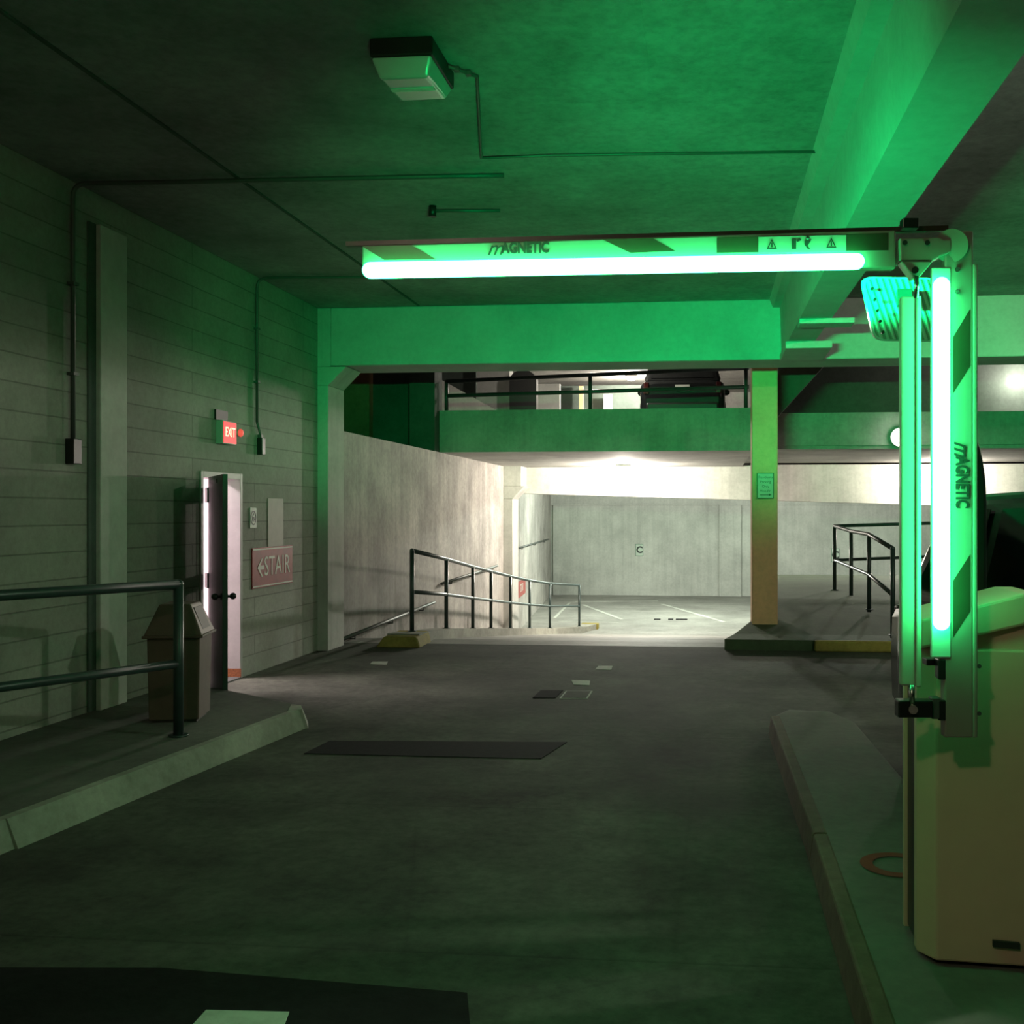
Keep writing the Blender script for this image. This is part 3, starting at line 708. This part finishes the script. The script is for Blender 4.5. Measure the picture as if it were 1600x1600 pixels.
# gabled hood
xa, xb = f0.x-.008, f3.x+.008; xm = (xa+xb)/2; yf = f1.y-.03; yb2 = f0.y+.25
def hood_sec(y): return [L_((xa, y, 1.235)), L_((xm, y, 1.325)), L_((xb, y, 1.235)), L_((xb, y, 1.335)), L_((xm+.03, y, 1.425)), L_((xm-.03, y, 1.425)), L_((xa, y, 1.335))]
MB().prism(hood_sec(yf), (0, yb2-yf, 0)).build('hood', M['cream'], gate, bevel=.01)
cab(1.20, 1.32, [f1+Vector((.14, .02, 0)), f2+Vector((-.14, .02, 0)), f2+Vector((-.14, .2, 0)), f1+Vector((.14, .2, 0))], 'hood_filler', 'cream', .002)
# label on the cabinet foot
lab = W(1555, 1472, 3.44)
MB().prism([gp(1552, 1470, 3.445), gp(1594, 1474, 3.43), gp(1594, 1484, 3.43), gp(1552, 1480, 3.445)], (0, .012, 0)).build('maker_plate', M['text_dark'], gate)
# upright arm: channel with a flat face, a side flange and a rubber edge
upright = gbox('upright_arm', 1476, 360, 1521, 1153, D, .045, 'armpaint', bevel=.006)
gbox('edge_strip', 1521, 412, 1528, 1153, D-.004, .03, 'armpaint', upright, .004)
gbox('mount_plate', 1448, 1030, 1478, 1040, D+.05, .05, 'black', gate)
for py0_, py1_ in ((575, 512), (955, 898)):
    q = [gp(1489, py0_+40, D), gp(1517, py1_+52, D), gp(1517, py1_-30, D), gp(1489, py0_-42, D)]
for pts in ([(1489, 615), (1516, 572), (1516, 482), (1489, 527)], [(1489, 997), (1516, 955), (1516, 866), (1489, 908)]):
    MB().prism([gp(x, y, D-.001) for x, y in pts], (0, .004, 0)).build('dark_stripe', M['sticker'], upright)
up_r = gp(1503, 800, D)-gp(1503, 690, D); up_u = gp(1510, 745, D)-gp(1500, 745, D)
text('AGNETIC', .058, gp(1503, 754, D-.003), up_r, up_u, M['text_dark'], 'lettering', upright, bold=.0022, sx=.66)
text('m', .078, gp(1503, 701, D-.003), up_r, up_u, M['text_dark'], 'lettering', upright, bold=.001, shear=.4, sx=.8)
for y in (374, 421, 456): MB().cyl(gp(1498+(4 if y < 400 else -2), y, D+.005), gp(1498+(4 if y < 400 else -2), y, D-.012), .008 if y > 380 else .011, n=12).build('bolt', M['steel'], upright)
for y in (1041, 1115): MB().cyl(gp(1530, y, D+.02), gp(1530, y, D-.005), .007).build('bolt', M['black'], upright)
for y in (1046, 1110): MB().box(*(lambda a, b_: (a.x, b_.x, a.y, a.y+.05, b_.z, a.z))(gp(1466, y+16, D), gp(1478, y-16, D))).build('clamp', M['black'], upright, bevel=.004)
# light strips
MB().capsule(gp(1471, 446, D-.05), gp(1471, 972, D-.05), .026).build('light_strip', M['led'], gate)
MB().capsule(gp(1503, 470, D+.075), gp(1503, 930, D+.075), .012, n=10).build('rear_light_strip', M['led'], upright)
M['ledhouse'] = plain('clear_strip_housing', (.5, .7, .6), .3)
gbox('strip_housing', 1456, 418, 1486, 1028, D-.005, .02, 'ledhouse', gate, .004)
MB().capsule(gp(579, 422.5, D-.03), gp(1338, 408.5, D-.03), .0255).build('light_strip', M['led'], gate)
# folded horizontal arm
fa = MB().prism([gp(565, 415, D), gp(1400, 419, D), gp(1400, 359, D), gp(565, 383, D)], (-_s*.045, _c*.045, 0)).build('folded_arm', M['armpaint'], gate, bevel=.006)
MB().prism([gp(540, 384, D+.05), gp(1482, 360, D+.05), gp(1482, 352, D+.05), gp(540, 377, D+.05)], (-_s*.02, _c*.02, 0)).build('rubber_edge', M['sticker'], fa)
def hst(pts, m, name, dd=.001):
    return MB().prism([gp(x, y, D-dd) for x, y in pts], (0, .004, 0)).build(name, M[m], fa)
hst([(566, 385), (643, 383), (681, 405), (600, 406)], 'sticker', 'dark_stripe'); hst([(941, 374), (1020, 372), (1055, 392), (985, 395)], 'sticker', 'dark_stripe')
hst([(1120, 371), (1388, 364), (1388, 391), (1120, 395)], 'sticker', 'warning_label')
hst([(1185, 370), (1322, 367), (1322, 393), (1185, 395)], 'armpaint', 'warning_panel', .003)
for x in (1206, 1299):   # warning triangles
    y = 381-(x-1206)*.02
    mb = MB(); o_ = [(x-8, y+8), (x+8, y+8), (x, y-8)]; cxy = (x, y+3)
    for i in range(3):
        a_, b_ = o_[i], o_[(i+1) % 3]; ai = (a_[0]+(cxy[0]-a_[0])*.3, a_[1]+(cxy[1]-a_[1])*.3); bi = (b_[0]+(cxy[0]-b_[0])*.3, b_[1]+(cxy[1]-b_[1])*.3)
        mb.prism([gp(*q_, D-.005) for q_ in (a_, b_, bi, ai)], (0, .003, 0))
    mb.prism([gp(*q_, D-.005) for q_ in ((x-1, y+5), (x+1, y+5), (x+1, y-2), (x-1, y-2))], (0, .003, 0))
    mb.build('warning_triangle', M['text_dark'], fa)
mb = MB(); mb.prism([gp(*q_, D-.005) for q_ in ((1237, 389), (1244, 389), (1244, 373), (1237, 373))], (0, .003, 0)); mb.prism([gp(*q_, D-.005) for q_ in ((1244, 375), (1250, 372), (1252, 375), (1246, 378))], (0, .003, 0))
mb.ball(gp(1262, 372, D-.004), .006, n=8); mb.prism([gp(*q_, D-.005) for q_ in ((1257, 376), (1268, 374), (1262, 384), (1266, 389), (1262, 389), (1257, 382))], (0, .003, 0))
mb.build('pictogram', M['text_dark'], fa)
hr_ = gp(900, 400, D)-gp(800, 402, D)
text('AGNETIC', .048, gp(821, 387.5, D-.003), hr_, U_, M['text_dark'], 'lettering', fa, bold=.002, sx=.74)
text('m', .066, gp(773, 388.5, D-.003), hr_, U_, M['text_dark'], 'lettering', fa, shear=.4)
# unseen strip behind the arm; ledge, hood and lights added to aim its green
def arm_pt(x, y, d): return gp(x, y-(x-600)*.0185, D)+Vector((-_s, _c, 0))*(d-D)
def slab_(y0, y1, da, db, nm):
    q = arm_pt
    MB().hexa([q(600, y1, da), q(1385, y1, da), q(1385, y1, db), q(600, y1, db), q(600, y0, da), q(1385, y0, da), q(1385, y0, db), q(600, y0, db)]).build(nm, M['black'], fa)
slab_(396, 397, D+.046, D+.25, 'light_cut_ledge'); slab_(385, 386, D+.046, D+.13, 'light_cut_hood')  # added plates that cut the green light above and below
MB().capsule(arm_pt(680, 391, D+.06), arm_pt(1130, 391, D+.06), .007, n=10).build('rear_light_strip', M['led_top'], fa)
for x_ in (740, 850, 960, 1070):
    light('strip_light', arm_pt(x_, 391, D+.09), 112, (0, 1, .24), .20, rot=(math.pi/2, 0, math.radians(-18)), spread=math.radians(118), parent=fa, sy=.014)
# joint bracket
MB().prism([gp(*q_, D-.015) for q_ in ((1406, 372), (1468, 370), (1475, 374), (1486, 374), (1486, 394), (1470, 400), (1456, 408), (1449, 407), (1407, 407))], (-_s*.08, _c*.08, 0)).build('hinge_bracket', M['armpaint'], gate, bevel=.004)
MB().prism([gp(*q_, D-.02) for q_ in ((1408, 408), (1458, 408), (1438, 432), (1428, 434))], (-_s*.05, _c*.05, 0)).build('gusset', M['armpaint'], gate, bevel=.003)
for x in (1414, 1449): MB().cyl(gp(x, 379, D), gp(x, 379, D-.025), .008, n=12).build('bolt', M['darkmetal'], gate)
MB().cyl(gp(1430, 422, D), gp(1430, 422, D-.04), .011, n=12).build('pivot_bolt', M['darkmetal'], gate)
gbox('top_stop', 1411, 340, 1436, 356, D, .04, 'black', gate)
MB().cyl(gp(1486, 384, D+.05), gp(1486, 384, D-.008), .052, n=24).build('hinge_disc', M['armpaint'], gate)
# push rod
pr = gbox('push_rod_cover', 1408, 463, 1432, 1072, D+.03, .03, 'rodpaint', gate, .006)
gbox('push_rod', 1432, 462, 1440, 1074, D+.02, .035, 'rodpaint', pr, .004)
MB().cyl(gp(1432, 432, D-.02), gp(1432, 466, D-.02), .008, n=12).build('rod_end', M['steel'], pr)
MB().cyl(gp(1425, 1070, D-.02), gp(1425, 1105, D-.02), .009, n=12).build('rod_end', M['steel'], pr)
gbox('rod_bracket', 1404, 1095, 1458, 1122, D-.02, .05, 'black', gate, .004)
MB().cyl(gp(1427, 1109, D), gp(1427, 1109, D-.035), .014, n=16).build('bracket_bolt', M['steel'], gate)
gbox('bracket_clamp', 1456, 1090, 1470, 1124, D, .04, 'galv', gate, .004)

# black rounded pedestal behind the arm and the flood lamp on its pole
pc = W(1499, 800, 4.15)
r = empty('terminal_pedestal', (pc.x, pc.y, .15)); tag(r, 'tall black rounded pedestal standing behind the raised gate arm', 'pedestal')
prof = [(-.09, 0), (.09, 0), (.09, 1.58)]+[(.09*math.cos(t), 1.58+.32*math.sin(t)) for t in [math.pi*k/16 for k in range(1, 16)]]+[(-.09, 1.58)]
MB().prism([(x, -.08, z) for x, z in prof], (0, .2, 0)).build('body', M['black'], r, bevel=.015)
MB().box(.02, .06, -.085, -.08, 1.18, 1.22).build('button', M['steel'], r)
lp = W(1502, 800, 4.45)
r = empty('flood_lamp', (lp.x, lp.y, .15)); tag(r, 'unlit flood lamp with ribbed square lens on a pole behind the gate arm', 'flood lamp')
O = Vector((lp.x, lp.y, .15))
MB().cyl((0, 0, 0), (0, 0, 2.45), .03).build('pole', M['darkmetal'], r)
hd = [(1345, 432), (1468, 434), (1476, 534), (1366, 533)]
quad = [W(x, y, 4.15+(y-432)*.0012)-O for x, y in hd]
cen = sum(quad, Vector())/4
def rrect(q, f, rad=.16, n=5):
    q = [cen+(v-cen)*f for v in q]; out = []
    for i in range(4):
        p, c_, nx = q[i-1], q[i], q[(i+1) % 4]
        out += arc(c_+(p-c_)*rad, c_, c_+(nx-c_)*rad, n)
    return out
nrm = Vector((0, .05, .0))
MB().prism(rrect(quad, 1.0), (0, .05, .01)).build('housing', M['lampglass'], r, bevel=.004)
MB().prism([v+Vector((0, -.006, 0)) for v in rrect(quad, .94)], (0, .012, 0)).build('lens', M['lens'], r)
for k in range(5):
    p = W(1362+k*4.2, 452+k*17, 4.15)-O; MB().cyl(p+Vector((0, -.02, 0)), p+Vector((0, .0, 0)), .006, n=10).build('lens_clip', M['darkmetal'], r)
mb = MB(); a = W(1402, 452, 4.12)-O; b_ = W(1424, 478, 4.12)-O
mb.box(a.x, b_.x, a.y-.01, a.y+.02, b_.z, a.z).build('sensor', M['rail'], r)
MB().box(cen.x, 0, cen.y+.06, cen.y+.09, 2.28, 2.34).tube([(0, 0, 2.31), (0, cen.y+.07, 2.31)], .02).build('arm_bracket', M['darkmetal'], r)

# ------------------------------------------------------------------ vehicles
def suv(name, loc, rz, label, plate=None):
    """length along +Y = front; origin on the ground in the middle"""
    r = empty(name, loc, rz); tag(r, label, 'car')
    hw = .96
    # lower body: loft of rounded sections
    secs = [(-2.32, .80, .42, 1.05), (-2.28, .90, .36, 1.12), (-2.0, .95, .32, 1.16), (-1.0, .96, .30, 1.16), (.3, .96, .30, 1.15), (1.0, .96, .30, 1.14), (1.35, .95, .31, 1.13), (1.9, .93, .34, 1.07), (2.2, .87, .38, .98), (2.32, .74, .46, .84)]
    bm = bmesh.new(); rings = []
    for y, h, z0, z1 in secs:
        ring = []; n = 24
        for k in range(n):
            a = 2*math.pi*k/n; c_, s_ = math.cos(a), math.sin(a); e = .28
            ring.append(bm.verts.new((h*abs(c_)**e*(1 if c_ >= 0 else -1), y, (z0+z1)/2+(z1-z0)/2*abs(s_)**e*(1 if s_ >= 0 else -1))))
        rings.append(ring)
    for a, b in zip(rings, rings[1:]):
        for k in range(n): bm.faces.new([a[k], a[(k+1) % n], b[(k+1) % n], b[k]]).smooth = True
    bm.faces.new(rings[0][::-1]); bm.faces.new(rings[-1])
    m_ = MB(); m_.bm.free(); m_.bm = bm; body = m_.build('body', M['carpaint'], r)
    # greenhouse
    base = [(-2.15, .86), (1.25, .86)]; zb, zt_ = 1.10, 1.84
    B = [(-.86, -2.2, zb), (.86, -2.2, zb), (.86, 1.2, zb), (-.86, 1.2, zb)]; T = [(-.66, -1.95, zt_-.04), (.66, -1.95, zt_-.04), (.66, .35, zt_), (-.66, .35, zt_)]
    cab_ = MB().hexa(B+T).build('cabin', M['carpaint'], r, bevel=.07, seg=4)
    def lerp3(a, b, t): return Vector(a).lerp(Vector(b), t)
    def glass(a, b, c_, d_, n_, nm):   # a,b bottom; c,d top (c above b)
        q = [lerp3(lerp3(a, b, u), lerp3(d_, c_, u), v)+Vector(n_)*.012 for u, v in n_pts]
        MB().prism(q, Vector(n_)*.004).build(nm, M['glassdark'], cab_)
    for s_ in (-1, 1):
        i0 = 0 if s_ < 0 else 1; i1 = 3 if s_ < 0 else 2
        for u0, u1 in ((.05, .30), (.34, .62), (.66, .93)):
            n_pts = [(u0, .12), (u1, .12), (min(u1, .90), .86), (u0+(.02 if u0 > .1 else .05), .86)]
            glass(B[i0], B[i1], T[i1], T[i0], (s_, 0, .25), 'side_window')
    n_pts = [(.08, .12), (.92, .12), (.90, .86), (.10, .86)]
    glass(B[0], B[1], T[1], T[0], (0, -1, .3), 'rear_window')
    glass(B[2], B[3], T[3], T[2], (0, 1, .8), 'windscreen')
    for sx in (-1, 1):
        for y in (-1.45, 1.45):
            wl = MB().cyl((sx*.74, y, .37), (sx*.975, y, .37), .37, n=32).build('wheel', M['tyre'], r, bevel=.03)
            MB().cyl((sx*.97, y, .37), (sx*.985, y, .37), .23, n=24).build('rim', M['chrome'], wl)
            MB().cyl((sx*.935, y, .37), (sx*.962, y, .37), .44, n=32).build('wheel_arch', M['black'], r)
        MB().ball((sx*1.05, .78, 1.2), .11, (1, .6, .75)).build('mirror', M['carpaint'], r)
        MB().box(sx*.62-.13, sx*.62+.13, 2.22, 2.30, .80, .92).build('headlamp', M['lampglass'], r, bevel=.02)
        MB().box(sx*.80-.06, sx*.80+.06, -2.34, -2.26, .82, 1.08).build('tail_lamp', M['tail'], r, bevel=.02)
        MB().box(sx*.965-.006, sx*.965+.006, -.15, .05, .98, 1.01).box(sx*.965-.006, sx*.965+.006, -1.1, -.9, .98, 1.01).build('door_handle', M['chrome'], r)
    MB().box(-.8, .8, -2.42, -2.25, .42, .62).build('rear_bumper', M['black'], r, bevel=.04)
    MB().box(-.8, .8, 2.2, 2.40, .40, .62).build('front_bumper', M['black'], r, bevel=.04)
    if plate:
        pl = MB().box(-.16, .16, -2.345, -2.33, .88, 1.02).build('license_plate', M['signwhite'], r)
    return r
# near car in the right lane: its front left corner shows left of the gate
rzc = math.radians(11)
fl = W(1392, 1100, 6.75)
loc = Vector((fl.x+.93*math.cos(rzc)+2.2*math.sin(rzc), fl.y+.93*math.sin(rzc)-2.2*math.cos(rzc), 0))
suv('parked_car', loc, rzc+math.pi, 'glossy black car in the right lane behind the gate cabinet')
g = W(1065, 600, 23.5)
suv('parked_car', (g.x, g.y+1.5, 3.50), math.radians(1), 'dark car seen from behind on the upper deck above the ramp', ' ')
